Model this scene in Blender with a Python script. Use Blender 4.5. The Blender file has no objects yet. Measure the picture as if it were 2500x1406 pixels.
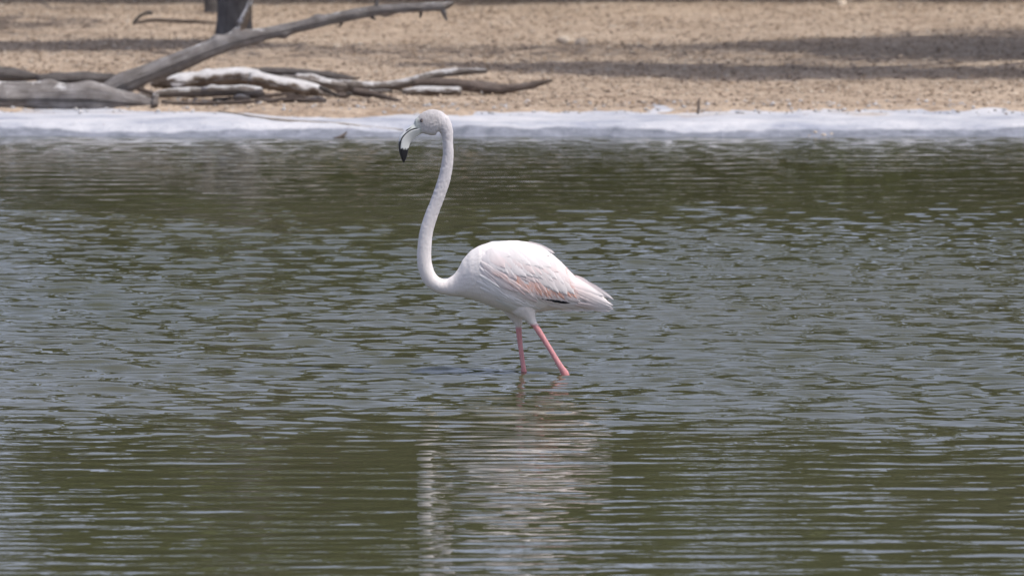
import bpy, math, random
import numpy as np
from mathutils import Vector

random.seed(7)
RNG = np.random.default_rng(11)
scene = bpy.context.scene
COL = scene.collection

# ------------------------------------------------------------------ camera, sky, sun, exposure
CAM_H = 2.0
F_PX = 15000.0                      # focal length in photo pixels (photo is 2500 px wide)
PITCH = math.atan(0.0859)
cam_data = bpy.data.cameras.new('camera')
cam_data.sensor_width = 36.0
cam_data.lens = 36.0 * F_PX / 2500.0
cam_data.clip_start = 0.5
cam_data.clip_end = 5000.0
cam_data.dof.use_dof = True
cam_data.dof.focus_distance = 20.0
cam_data.dof.aperture_fstop = 8.5
cam = bpy.data.objects.new('camera', cam_data)
COL.objects.link(cam)
cam.location = (0, 0, CAM_H)
cam.rotation_euler = (math.pi / 2 - PITCH, 0, 0)
scene.camera = cam

SUN_EL = math.radians(62)
SUN_AZ = math.radians(118)          # measured from +Y towards +X
SUN_DIR = Vector((math.sin(SUN_AZ) * math.cos(SUN_EL), math.cos(SUN_AZ) * math.cos(SUN_EL), math.sin(SUN_EL)))
world = bpy.data.worlds.new('World')
scene.world = world
world.use_nodes = True
wn = world.node_tree
wn.nodes.clear()
sky = wn.nodes.new('ShaderNodeTexSky')
sky.sky_type = 'NISHITA'
sky.sun_disc = False
sky.sun_elevation = SUN_EL
sky.sun_rotation = SUN_AZ
sky.air_density = 1.0
sky.dust_density = 4.0
sky.ozone_density = 2.0
bg = wn.nodes.new('ShaderNodeBackground')
bg.inputs['Strength'].default_value = 0.14
wo = wn.nodes.new('ShaderNodeOutputWorld')
# thin white haze, thickening towards the horizon all round
tc_ = wn.nodes.new('ShaderNodeTexCoord')
sep_ = wn.nodes.new('ShaderNodeSeparateXYZ'); wn.links.new(tc_.outputs['Generated'], sep_.inputs[0])
ab_ = wn.nodes.new('ShaderNodeMath'); ab_.operation = 'ABSOLUTE'; wn.links.new(sep_.outputs[2], ab_.inputs[0])
in_ = wn.nodes.new('ShaderNodeMath'); in_.operation = 'SUBTRACT'; in_.inputs[0].default_value = 1.0; wn.links.new(ab_.outputs[0], in_.inputs[1])
pw_ = wn.nodes.new('ShaderNodeMath'); pw_.operation = 'POWER'; wn.links.new(in_.outputs[0], pw_.inputs[0]); pw_.inputs[1].default_value = 1.6
ml_ = wn.nodes.new('ShaderNodeMath'); ml_.operation = 'MULTIPLY'; wn.links.new(pw_.outputs[0], ml_.inputs[0]); ml_.inputs[1].default_value = 0.62
mx_ = wn.nodes.new('ShaderNodeMix'); mx_.data_type = 'RGBA'
wn.links.new(ml_.outputs[0], mx_.inputs[0]); wn.links.new(sky.outputs[0], mx_.inputs[6])
mx_.inputs[7].default_value = (5.5, 5.75, 7.9, 1)
wn.links.new(mx_.outputs[2], bg.inputs['Color'])
wn.links.new(bg.outputs[0], wo.inputs['Surface'])

sun_data = bpy.data.lights.new('sun', 'SUN')
sun_data.energy = 2.55
sun_data.angle = math.radians(0.53)
sun_data.color = (1.0, 0.96, 0.92)
sun = bpy.data.objects.new('sun', sun_data)
COL.objects.link(sun)
sun.rotation_euler = SUN_DIR.to_track_quat('Z', 'Y').to_euler()
sun.location = (20, -5, 40)

vs = scene.view_settings
vs.view_transform = 'Standard'
vs.look = 'None'
vs.exposure = 0.36
vs.gamma = 1.0
vs.use_curve_mapping = False

# ------------------------------------------------------------------ helpers
def ray(px, py):
    x = (px - 1250.0) / F_PX
    u = (703.0 - py) / F_PX
    c, s = math.cos(PITCH), math.sin(PITCH)
    return np.array([x, c + u * s, -s + u * c])

def at(px, py, depth):
    """point on the photo ray of a pixel at world distance y = depth"""
    d = ray(px, py)
    t = depth / d[1]
    return np.array([0, 0, CAM_H]) + d * t

def link(o, parent=None):
    COL.objects.link(o)
    if parent is not None:
        o.parent = parent
    return o

def tag(o, label=None, cat=None, group=None, kind=None):
    if label: o['label'] = label
    if cat: o['category'] = cat
    if group: o['group'] = group
    if kind: o['kind'] = kind
    return o

def empty(name, loc=(0, 0, 0)):
    o = bpy.data.objects.new(name, None)
    o.location = loc
    o.empty_display_size = 0.1
    COL.objects.link(o)
    return o

def np_mesh(name, verts, faces, smooth=True):
    """faces: (n,3) or (n,4) int array"""
    verts = np.asarray(verts, dtype=np.float32)
    faces = np.asarray(faces, dtype=np.int32)
    me = bpy.data.meshes.new(name)
    n, k = faces.shape
    me.vertices.add(len(verts))
    me.vertices.foreach_set('co', verts.ravel())
    me.loops.add(n * k)
    me.loops.foreach_set('vertex_index', faces.ravel())
    me.polygons.add(n)
    me.polygons.foreach_set('loop_start', np.arange(0, n * k, k, dtype=np.int32))
    if smooth:
        me.polygons.foreach_set('use_smooth', np.ones(n, dtype=bool))
    me.update(calc_edges=True)
    me.validate()
    return me

def set_colors(me, cols, name='Col'):
    a = me.color_attributes.new(name, 'FLOAT_COLOR', 'POINT')
    c = np.ones((len(me.vertices), 4), dtype=np.float32)
    c[:, :3] = cols
    a.data.foreach_set('color', c.ravel())

def mesh_obj(name, me, mat, parent=None):
    o = bpy.data.objects.new(name, me)
    if mat is not None:
        me.materials.append(mat)
    return link(o, parent)

def hash2(ix, iy, seed):
    h = (ix.astype(np.int64) * 374761393 + iy.astype(np.int64) * 668265263 + seed * 974634541) & 0x7fffffff
    h = ((h ^ (h >> 13)) * 1274126177) & 0x7fffffff
    h = h ^ (h >> 16)
    return (h & 0xffff) / 65535.0

def vnoise(x, y, seed=0):
    x = np.asarray(x, dtype=float); y = np.asarray(y, dtype=float)
    ix = np.floor(x); iy = np.floor(y)
    fx = x - ix; fy = y - iy
    fx = fx * fx * (3 - 2 * fx); fy = fy * fy * (3 - 2 * fy)
    a = hash2(ix, iy, seed); b = hash2(ix + 1, iy, seed)
    c = hash2(ix, iy + 1, seed); d = hash2(ix + 1, iy + 1, seed)
    return (a * (1 - fx) + b * fx) * (1 - fy) + (c * (1 - fx) + d * fx) * fy

def fbm(x, y, seed=0, octv=4):
    s = 0; a = 0.5
    for i in range(octv):
        s = s + a * (vnoise(x * 2 ** i + 17.3 * i, y * 2 ** i + 5.1 * i, seed + i) - 0.5) * 2
        a *= 0.5
    return s

def sstep(a, b, x):
    t = np.clip((x - a) / (b - a), 0, 1)
    return t * t * (3 - 2 * t)

# ------------------------------------------------------------------ materials
def new_mat(name):
    m = bpy.data.materials.new(name)
    m.use_nodes = True
    nt = m.node_tree
    b = nt.nodes['Principled BSDF']
    return m, nt, b

def N(nt, typ, **kw):
    n = nt.nodes.new(typ)
    for k, v in kw.items():
        if k in n.inputs.keys():
            n.inputs[k].default_value = v
        else:
            setattr(n, k, v)
    return n

def ramp(nt, fac, stops):
    r = nt.nodes.new('ShaderNodeValToRGB')
    el = r.color_ramp.elements
    while len(el) > 1:
        el.remove(el[0])
    el[0].position = stops[0][0]; el[0].color = (*stops[0][1], 1)
    for p, c in stops[1:]:
        e = el.new(p); e.color = (*c, 1)
    nt.links.new(fac, r.inputs[0])
    return r.outputs[0]

def mixc(nt, fac, a, b, mode='MIX'):
    m = nt.nodes.new('ShaderNodeMix')
    m.data_type = 'RGBA'; m.blend_type = mode
    for s, v in ((m.inputs[0], fac), (m.inputs[6], a), (m.inputs[7], b)):
        if hasattr(v, 'default_value') or hasattr(v, 'is_output'):
            nt.links.new(v, s)
        elif isinstance(v, (int, float)):
            s.default_value = v
        else:
            s.default_value = (*v, 1)
    return m.outputs[2]

def noise(nt, scale, detail=4, rough=0.55, vec=None, dist=0.0):
    n = N(nt, 'ShaderNodeTexNoise', Scale=scale, Detail=detail, Roughness=rough, Distortion=dist)
    if vec is not None:
        nt.links.new(vec, n.inputs['Vector'])
    return n.outputs['Fac']

def mapping(nt, src, scale=(1, 1, 1)):
    mp = nt.nodes.new('ShaderNodeMapping')
    mp.inputs['Scale'].default_value = scale
    nt.links.new(src, mp.inputs['Vector'])
    return mp.outputs[0]

def bump(nt, bsdf, height, strength, distance):
    b = N(nt, 'ShaderNodeBump', Strength=strength, Distance=distance)
    nt.links.new(height, b.inputs['Height'])
    nt.links.new(b.outputs[0], bsdf.inputs['Normal'])

def geo_pos(nt):
    return nt.nodes.new('ShaderNodeNewGeometry').outputs['Position']

def mat_sand():
    m, nt, b = new_mat('sand')
    p = geo_pos(nt)
    n1 = noise(nt, 0.9, 5, 0.6, p)
    n2 = noise(nt, 9.0, 5, 0.7, p)
    n3 = noise(nt, 28.0, 4, 0.7, p)
    c1 = ramp(nt, n1, [(0.32, (0.255, 0.195, 0.14)), (0.50, (0.375, 0.295, 0.22)), (0.70, (0.455, 0.37, 0.285))])
    c2 = ramp(nt, n2, [(0.30, (0.17, 0.13, 0.095)), (0.47, (0.38, 0.30, 0.225)), (0.72, (0.52, 0.43, 0.335))])
    c = mixc(nt, 0.55, c1, c2)
    n4 = noise(nt, 3.2, 5, 0.7, p)
    c4 = ramp(nt, n4, [(0.34, (0.62, 0.58, 0.55)), (0.50, (1.0, 1.0, 1.0)), (0.68, (1.10, 1.10, 1.10))])
    c = mixc(nt, 0.9, c, c4, 'MULTIPLY')
    c3 = ramp(nt, n3, [(0.34, (0.60, 0.57, 0.55)), (0.52, (1.02, 1.01, 1.0)), (0.66, (1.20, 1.19, 1.18))])
    c = mixc(nt, 0.8, c, c3, 'MULTIPLY')
    nt.links.new(c, b.inputs['Base Color'])
    b.inputs['Roughness'].default_value = 0.95
    b.inputs['Specular IOR Level'].default_value = 0.15
    bump(nt, b, n2, 1.0, 0.04)
    return m

def mat_crust():
    m, nt, b = new_mat('pale_crust')
    p = geo_pos(nt)
    n1 = noise(nt, 2.2, 5, 0.6, mapping(nt, p, (1, 2.0, 3)))
    n2 = noise(nt, 9.0, 4, 0.65, p)
    n3 = noise(nt, 1.3, 4, 0.6, mapping(nt, p, (1, 1.6, 1)))
    c = ramp(nt, n1, [(0.32, (0.27, 0.285, 0.33)), (0.46, (0.39, 0.395, 0.42)), (0.64, (0.485, 0.48, 0.49))])
    tan = ramp(nt, n3, [(0.60, (0, 0, 0)), (0.72, (1, 1, 1))])
    c = mixc(nt, tan, c, (0.38, 0.33, 0.285))
    sp = ramp(nt, n2, [(0.66, (1, 1, 1)), (0.74, (0.62, 0.52, 0.46))])
    c = mixc(nt, 1.0, c, sp, 'MULTIPLY')
    # wet, algae-darkened strip along the waterline (height above the water, ragged edge)
    sx = nt.nodes.new('ShaderNodeSeparateXYZ'); nt.links.new(p, sx.inputs[0])
    nw = noise(nt, 1.6, 4, 0.6, mapping(nt, p, (1, 0.3, 0.3)))
    mul = N(nt, 'ShaderNodeMath', operation='MULTIPLY_ADD'); nt.links.new(nw, mul.inputs[0])
    mul.inputs[1].default_value = -0.11; mul.inputs[2].default_value = 0.052
    add = N(nt, 'ShaderNodeMath', operation='ADD'); nt.links.new(sx.outputs[2], add.inputs[0]); nt.links.new(mul.outputs[0], add.inputs[1])
    mr = nt.nodes.new('ShaderNodeMapRange'); nt.links.new(add.outputs[0], mr.inputs[0])
    mr.inputs[1].default_value = 0.022; mr.inputs[2].default_value = 0.034
    wetc = ramp(nt, n2, [(0.35, (0.12, 0.13, 0.15)), (0.65, (0.22, 0.23, 0.265))])
    c = mixc(nt, mr.outputs[0], wetc, c)
    nt.links.new(c, b.inputs['Base Color'])
    b.inputs['Roughness'].default_value = 0.75
    b.inputs['Specular IOR Level'].default_value = 0.25
    bump(nt, b, n2, 0.9, 0.03)
    return m

def mat_water():
    m, nt, b = new_mat('pond_water')
    p = geo_pos(nt)
    n = noise(nt, 0.35, 3, 0.5, p)
    c = ramp(nt, n, [(0.3, (0.055, 0.056, 0.029)), (0.7, (0.066, 0.064, 0.036))])
    nt.links.new(c, b.inputs['Base Color'])
    b.inputs['IOR'].default_value = 1.333
    b.inputs['Roughness'].default_value = 0.015
    b.inputs['Specular IOR Level'].default_value = 0.5
    nb = noise(nt, 26.0, 2, 0.5, mapping(nt, p, (0.45, 1.0, 1.0)))
    bump(nt, b, nb, 0.02, 0.02)
    return m

def mat_wood(name, dark, mid, light, white=0.0, rough=0.9):
    """uses the tube's UV: u runs along the wood, v runs round it"""
    m, nt, b = new_mat(name)
    uv = nt.nodes.new('ShaderNodeTexCoord').outputs['UV']
    p = geo_pos(nt)
    g = noise(nt, 1.0, 6, 0.65, mapping(nt, uv, (5.0, 30.0, 1)))
    g2 = noise(nt, 11.0, 5, 0.6, p)
    g3 = noise(nt, 1.0, 5, 0.65, mapping(nt, uv, (9.0, 2.5, 1)))
    c = ramp(nt, g, [(0.28, dark), (0.5, mid), (0.72, light)])
    c2 = ramp(nt, g2, [(0.35, dark), (0.55, mid), (0.8, light)])
    c = mixc(nt, 0.5, c, c2)
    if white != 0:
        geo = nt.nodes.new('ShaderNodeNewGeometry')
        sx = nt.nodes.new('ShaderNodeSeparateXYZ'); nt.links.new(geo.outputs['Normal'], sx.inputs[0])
        # bleached and bird-limed upper faces, ragged edge; sunlit tops, shaded undersides painted in too
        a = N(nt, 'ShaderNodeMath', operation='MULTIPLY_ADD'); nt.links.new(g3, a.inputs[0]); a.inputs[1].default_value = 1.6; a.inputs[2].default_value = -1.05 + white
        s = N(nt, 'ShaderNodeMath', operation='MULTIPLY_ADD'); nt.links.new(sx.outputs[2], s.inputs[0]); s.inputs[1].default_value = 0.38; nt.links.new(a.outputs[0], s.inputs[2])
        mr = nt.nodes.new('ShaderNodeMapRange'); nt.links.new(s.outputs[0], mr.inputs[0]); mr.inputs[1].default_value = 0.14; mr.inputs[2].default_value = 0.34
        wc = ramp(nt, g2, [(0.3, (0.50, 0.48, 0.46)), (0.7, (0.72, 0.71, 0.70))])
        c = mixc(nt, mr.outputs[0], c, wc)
    nt.links.new(c, b.inputs['Base Color'])
    b.inputs['Roughness'].default_value = rough
    b.inputs['Specular IOR Level'].default_value = 0.2
    bump(nt, b, g, 1.0, 0.02)
    return m

def mat_leaf(name, c0, c1):
    m, nt, b = new_mat(name)
    p = geo_pos(nt)
    n = noise(nt, 2.5, 4, 0.7, p)
    c = ramp(nt, n, [(0.3, c0), (0.7, c1)])
    nt.links.new(c, b.inputs['Base Color'])
    b.inputs['Roughness'].default_value = 0.6
    b.inputs['Specular IOR Level'].default_value = 0.2
    return m

def mat_vcol(name, rough=0.8, spec=0.2, bump_scale=None, bump_str=0.3, bump_dist=0.003, sheen=0.0, stretch=(1, 1, 1), mottle=0.0, sss=0.0):
    m, nt, b = new_mat(name)
    a = nt.nodes.new('ShaderNodeVertexColor'); a.layer_name = 'Col'
    c = a.outputs['Color']
    tc = nt.nodes.new('ShaderNodeTexCoord').outputs['Object']
    if bump_scale:
        h = noise(nt, bump_scale, 4, 0.65, mapping(nt, tc, stretch))
        bump(nt, b, h, bump_str, bump_dist)
        if mottle:
            c = mixc(nt, mottle, c, ramp(nt, h, [(0.3, (0.66, 0.65, 0.68)), (0.55, (1, 1, 1))]), 'MULTIPLY')
    nt.links.new(c, b.inputs['Base Color'])
    b.inputs['Roughness'].default_value = rough
    b.inputs['Specular IOR Level'].default_value = spec
    b.inputs['Sheen Weight'].default_value = sheen
    if sss:
        b.inputs['Subsurface Weight'].default_value = sss
        b.inputs['Subsurface Radius'].default_value = (0.012, 0.009, 0.008)
    return m

M_SAND = mat_sand()
M_CRUST = mat_crust()
M_WATER = mat_water()
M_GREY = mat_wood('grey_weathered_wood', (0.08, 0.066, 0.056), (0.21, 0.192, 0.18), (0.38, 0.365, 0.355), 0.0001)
M_GREYD = mat_wood('dark_grey_wood', (0.055, 0.046, 0.041), (0.13, 0.117, 0.11), (0.24, 0.225, 0.215), 0.0)
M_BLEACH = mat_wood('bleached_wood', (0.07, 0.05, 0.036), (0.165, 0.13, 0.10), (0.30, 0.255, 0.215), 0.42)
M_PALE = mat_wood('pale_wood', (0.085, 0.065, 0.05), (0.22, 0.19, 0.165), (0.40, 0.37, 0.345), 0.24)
M_BROWN = mat_wood('brown_dead_wood', (0.07, 0.052, 0.042), (0.16, 0.128, 0.11), (0.28, 0.24, 0.215), 0.0)
M_BARK = mat_wood('tree_bark', (0.055, 0.049, 0.046), (0.125, 0.115, 0.108), (0.24, 0.225, 0.215), 0.0)
M_REED = mat_wood('dry_reed', (0.36, 0.28, 0.19), (0.50, 0.40, 0.29), (0.60, 0.51, 0.40), 0.0)
M_LEAF1 = mat_leaf('olive_leaf', (0.072, 0.090, 0.028), (0.115, 0.130, 0.046))
M_LEAF2 = mat_leaf('dark_green_leaf', (0.062, 0.082, 0.026), (0.100, 0.120, 0.042))
M_LITTER = mat_vcol('litter', 0.95, 0.1)

# ------------------------------------------------------------------ ground shape
SHORE = 32.72
def shore(x):
    x = np.asarray(x, dtype=float)
    return SHORE + 0.16 * fbm(x * 0.55 + 3.1, x * 0 + 0.5, 21, 3) + 0.06 * fbm(x * 2.3, x * 0 + 7.5, 22, 2) + 0.05 * fbm(x * 8.0, x * 0 + 1.5, 23, 3)

def crust_z(x, y):
    d = y - shore(x)
    f = fbm(x * 1.1, d * 1.7, 31, 4)
    z = 0.062 * sstep(-0.06, 0.22, d) + 0.036 * np.clip((d - 0.12) / 0.9, 0, 1.0)
    z = z + 0.016 * f * sstep(0.0, 0.25, d) + 0.007 * fbm(x * 5, y * 4, 33, 4)
    z = z - 0.30 * sstep(1.25, 2.0, d)
    return np.where(d < -0.06, (d + 0.06) * 0.45, z)

def sand_z(x, y):
    d = y - shore(x)
    e = 0.70 + 0.22 * fbm(x * 0.8 + 9, x * 0 + 2.2, 41, 3) + 0.26 * fbm(x * 3.5, y * 3.0, 44, 4)
    top = 0.105 + 0.03 * fbm(x * 0.35, y * 0.35, 51, 3) + 0.011 * fbm(x * 3.1, y * 2.6, 52, 4) + 0.006 * fbm(x * 11, y * 11, 55, 2)
    top = top + 0.01 * sstep(34, 48, y)
    base = np.where(d < 0.5, crust_z(x, y), 0.08) - 0.03
    return base + (top - base) * sstep(e - 0.25, e + 0.2, d)

def ground_z(x, y):
    return np.maximum(crust_z(x, y), sand_z(x, y)) if np.ndim(x) else float(max(crust_z(x, y), sand_z(x, y)))

def hit(px, py):
    """where the photo ray of a pixel meets the bank"""
    d = ray(px, py)
    ts = np.arange(31.0, 62.0, 0.02)
    P = np.array([0, 0, CAM_H])[None] + d[None] * (ts / d[1])[:, None]
    k = int(np.argmax(P[:, 2] <= ground_z(P[:, 0], P[:, 1])))
    return P[k].copy()

def grid(xs, ys):
    nx, ny = len(xs), len(ys)
    X, Y = np.meshgrid(xs, ys)
    i = np.arange(nx * ny).reshape(ny, nx)
    f = np.stack([i[:-1, :-1], i[:-1, 1:], i[1:, 1:], i[1:, :-1]], -1).reshape(-1, 4)
    return X.ravel(), Y.ravel(), f

def spread(core0, core1, step, outer, growth=1.35):
    c = list(np.arange(core0, core1 + 1e-6, step))
    a = [c[0]]; s = step
    while a[0] > outer[0]:
        s *= growth; a.insert(0, a[0] - s)
    b = [c[-1]]; s = step
    while b[-1] < outer[1]:
        s *= growth; b.append(b[-1] + s)
    return np.array(a[:-1] + c + b[1:])

# sand bank and the land beyond it: one sheet out to the horizon
xs = spread(-5.0, 5.0, 0.045, (-1500, 1500))
ys = spread(33.0, 50.0, 0.05, (-300, 2500))
X, Y, Fq = grid(xs, ys)
Z = sand_z(X, Y)
Z = np.where(Y < 32.1, np.maximum(Z, -0.7), Z)
Z = np.where(Y < 5.0, -0.7 + (0.8) * sstep(5.0, 2.0, Y) if False else -0.7 + 0.8 * (1 - sstep(2.0, 5.0, Y)), Z)
ground = mesh_obj('ground', np_mesh('ground', np.stack([X, Y, Z], 1), Fq), M_SAND)
tag(ground, kind='structure')

# pale crusted pond edge
xs = spread(-5.0, 5.0, 0.03, (-70, 70))
ds = np.concatenate([np.linspace(-0.6, -0.08, 5), np.linspace(-0.05, 1.35, 70), [1.5, 1.7]])
XX, DD = np.meshgrid(xs, ds)
YY = DD + shore(XX)
ZZ = crust_z(XX, YY)
i = np.arange(XX.size).reshape(XX.shape)
Fq = np.stack([i[:-1, :-1], i[:-1, 1:], i[1:, 1:], i[1:, :-1]], -1).reshape(-1, 4)
edge = mesh_obj('pond_edge', np_mesh('pond_edge', np.stack([XX.ravel(), YY.ravel(), ZZ.ravel()], 1), Fq), M_CRUST)
tag(edge, kind='structure')

# ------------------------------------------------------------------ water
LEGS_AT = []
def water_z(X, Y, seed=3):
    r = np.random.default_rng(seed)
    def band(n, l0, l1, spread_deg, tilt=0.0):
        out = np.zeros_like(X)
        for k in range(n):
            lam = math.exp(r.uniform(math.log(l0), math.log(l1)))
            th = math.radians(90 + tilt + r.normal(0, spread_deg))
            kk = 2 * math.pi / lam
            ph = r.uniform(0, 2 * math.pi)
            out += (1.0 / kk) * np.sin(kk * (X * math.cos(th) + Y * math.sin(th)) + ph)
        return out / math.sqrt(n / 2.0)      # unit rms slope
    wl = band(36, 0.15, 0.36, 22, 3)
    wm = band(56, 0.068, 0.15, 18, -3)
    wsm = band(50, 0.040, 0.075, 14, 2)
    wb = band(46, 0.08, 0.20, 10, 1)
    gust = fbm(X * 0.55 + 2, Y * 0.20 + 1.0, 61, 3)
    chop = sstep(17.0, 19.7, Y + 0.8 * gust) * (1 - 0.86 * sstep(23.0, 29.6, Y + 3.4 * gust))
    chop = np.clip(chop * (1.30 + 0.38 * gust), 0, 1.38)
    right = sstep(0.2, 1.6, X) * (1 - sstep(18.5, 21, Y))
    calm = np.clip(1 - chop, 0, 1)
    near_bank = sstep(30.2, 32.2, Y)
    a_l = 0.006 + 0.056 * chop
    a_m = 0.010 + 0.074 * chop + 0.006 * right + 0.05 * near_bank
    a_s = 0.016 + 0.024 * chop + 0.004 * right + 0.015 * near_bank
    a_b = (0.021 + 0.007 * right + 0.009 * gust) * calm
    lee = 1 - 0.40 * sstep(26.0, 30.0, Y)              # sheltered water under the far bank
    a_l, a_m, a_s, a_b = a_l * lee, a_m * lee, a_s * lee, a_b * lee
    fade = (1 - sstep(4.2, 6.5, np.abs(X))) * sstep(12.0, 13.5, Y)
    z = (a_l * wl + a_m * wm + a_s * wsm + a_b * wb) * fade
    for (lx, ly) in LEGS_AT:
        rr = np.hypot(X - lx, Y - ly)
        z += 0.0022 * np.cos(rr * 2 * math.pi / 0.06) * np.exp(-rr / 0.13)
    return z

FAR_LEG_W = at(1280, 913, 20.04)
NEAR_LEG_W = at(1381, 915, 19.96)
LEGS_AT = [(FAR_LEG_W[0], 20.04), (NEAR_LEG_W[0], 19.96)]
xs = spread(-4.4, 4.4, 0.027, (-75, 75))
ys = np.concatenate([np.array([2.0, 4, 6, 8, 10, 11, 12, 12.6, 13.2, 13.6]), np.arange(13.8, 23.5, 0.0095), np.arange(23.5, 28.0, 0.0135), np.arange(28.0, 33.4, 0.02)])
X, Y, Fq = grid(xs, ys)
Z = water_z(X, Y)
water = mesh_obj('water', np_mesh('water', np.stack([X, Y, Z], 1), Fq), M_WATER)
tag(water, kind='structure')

# ------------------------------------------------------------------ wood
def tube_arrays(pts, radii, seg=18, step=0.02, rough=0.10, seed=0, flat=1.0, knots=0, taper_ends=(0.75, 0.75), lump=1.0, soften=0.06):
    """a closed, uneven branch along a polyline; returns verts, quads, uvs per vertex"""
    pts = np.array(pts, dtype=float); radii = np.array(radii, dtype=float)
    seglen = np.linalg.norm(np.diff(pts, axis=0), axis=1)
    s = np.concatenate([[0], np.cumsum(seglen)])
    L = s[-1]
    n = max(6, int(L / step))
    t = np.linspace(0, L, n)
    P = np.stack([np.interp(t, s, pts[:, k]) for k in range(3)], 1)
    R = np.interp(t, s, radii)
    w = max(1, int(soften / (L / n)))
    for _ in range(2):                         # round the corners of the polyline
        pad = np.pad(P, ((w, w), (0, 0)), 'edge')
        ker = np.ones(2 * w + 1) / (2 * w + 1)
        Q = np.stack([np.convolve(pad[:, k], ker, 'valid') for k in range(3)], 1)
        Q[0], Q[-1] = P[0], P[-1]
        m = min(w, n // 2)
        for j in range(m):
            f = j / m
            Q[j] = P[j] * (1 - f) + Q[j] * f
            Q[-1 - j] = P[-1 - j] * (1 - f) + Q[-1 - j] * f
        P = Q
    T = np.gradient(P, axis=0)
    T /= np.linalg.norm(T, axis=1)[:, None]
    up = np.array([0.0, 0.0, 1.0])
    if abs(T[:, 2]).mean() > 0.8:
        up = np.array([0.0, 1.0, 0.0])
    A = np.cross(T, up); A /= np.linalg.norm(A, axis=1)[:, None]
    B = np.cross(A, T)
    rr = np.random.default_rng(seed + 100)
    ang = np.linspace(0, 2 * math.pi, seg, endpoint=False)
    a2, t2 = np.meshgrid(ang, t)
    ca, sa = np.cos(a2), np.sin(a2)
    ls = 1.0 / max(R.mean() * 3.2, 0.02)
    nz = 1 + rough * lump * fbm(t2 * ls + seed, ca * 1.1 + 3 + seed, seed, 3) + rough * 0.8 * fbm(t2 * ls * 0.6 + 40 + seed, sa * 2.2 + ca, seed + 7, 3)
    nz += rough * 0.35 * fbm(t2 * ls * 0.9, a2 * 3.0, seed + 9, 2)
    tw = 1.4 * fbm(t[:, None] * ls * 0.12 + seed, np.zeros((1, 1)) + 0.5, seed + 3, 2)
    nz += rough * 0.55 * fbm((a2 + tw) * 2.6 + seed, t2 * ls * 0.10, seed + 13, 3)
    nz -= rough * 0.9 * np.clip(fbm((a2 + tw) * 1.9 + 9, t2 * ls * 0.16 + seed, seed + 17, 2) - 0.25, 0, 1)
    for k in range(knots):
        kt = rr.uniform(0.08, 0.92) * L; ka = rr.uniform(0, 2 * math.pi); kr = rr.uniform(0.25, 0.6)
        da = np.angle(np.exp(1j * (a2 - ka)))
        nz += kr * np.exp(-((t2 - kt) / (R.mean() * 0.8)) ** 2 - (da / 0.6) ** 2)
    Rm = R[:, None] * nz
    Rm[0] *= taper_ends[0]; Rm[-1] *= taper_ends[1]
    V = P[:, None, :] + A[:, None, :] * (Rm * ca)[:, :, None] + B[:, None, :] * (Rm * sa * flat)[:, :, None]
    # splintered ends
    V[0] -= T[0] * (rr.uniform(0, 0.5, seg) * R[0])[:, None]
    V[-1] += T[-1] * (rr.uniform(0, 0.5, seg) * R[-1])[:, None]
    V = V.reshape(-1, 3)
    uv = np.stack([t2.ravel(), a2.ravel() / (2 * math.pi)], 1)
    i = np.arange(n * seg).reshape(n, seg)
    j = np.roll(i, -1, axis=1)
    F = np.stack([i[:-1], j[:-1], j[1:], i[1:]], -1).reshape(-1, 4)
    c0, c1 = len(V), len(V) + 1
    V = np.vstack([V, P[0] + T[0] * R[0] * 0.15, P[-1] - T[-1] * R[-1] * 0.15])
    uv = np.vstack([uv, [0, 0.5], [L, 0.5]])
    cap0 = np.stack([np.full(seg, c0), j[0], i[0], np.full(seg, c0)], -1)
    cap1 = np.stack([np.full(seg, c1), i[-1], j[-1], np.full(seg, c1)], -1)
    return V, F, cap0[:, :3], cap1[:, :3], uv

def tube_mesh(name, *a, **k):
    V, F, c0, c1, uv = tube_arrays(*a, **k)
    me = bpy.data.meshes.new(name)
    faces = [tuple(f) for f in F.tolist()] + [tuple(f) for f in c0.tolist()] + [tuple(f) for f in c1.tolist()]
    me.from_pydata([tuple(v) for v in V.tolist()], [], faces)
    me.polygons.foreach_set('use_smooth', np.ones(len(me.polygons), dtype=bool))
    ul = me.uv_layers.new(name='UVMap')
    li = np.empty(len(me.loops), dtype=np.int32)
    me.loops.foreach_get('vertex_index', li)
    ul.data.foreach_set('uv', uv[li].astype(np.float32).ravel())
    me.update()
    return me

def branch(name, pix, depth, mat, parent=None, origin=None, **kw):
    """pix: (px, py centre, radius px[, depth offset]); depth: metres from the camera"""
    P, R = [], []
    for q in pix:
        d = depth + (q[3] if len(q) > 3 else 0.0)
        P.append(at(q[0], q[1], d)); R.append(q[2] * d / F_PX)
    P = np.array(P)
    if origin is None:
        org = np.array([P[:, 0].mean(), depth, 0.1]) if parent is None else np.zeros(3)
    else:
        org = np.array(origin)
    o = mesh_obj(name, tube_mesh(name, P - org, R, **kw), mat, parent)
    if parent is None:
        o.location = org
    return o

def bank_depth(px, py):
    return float(hit(px, py)[1])

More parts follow.
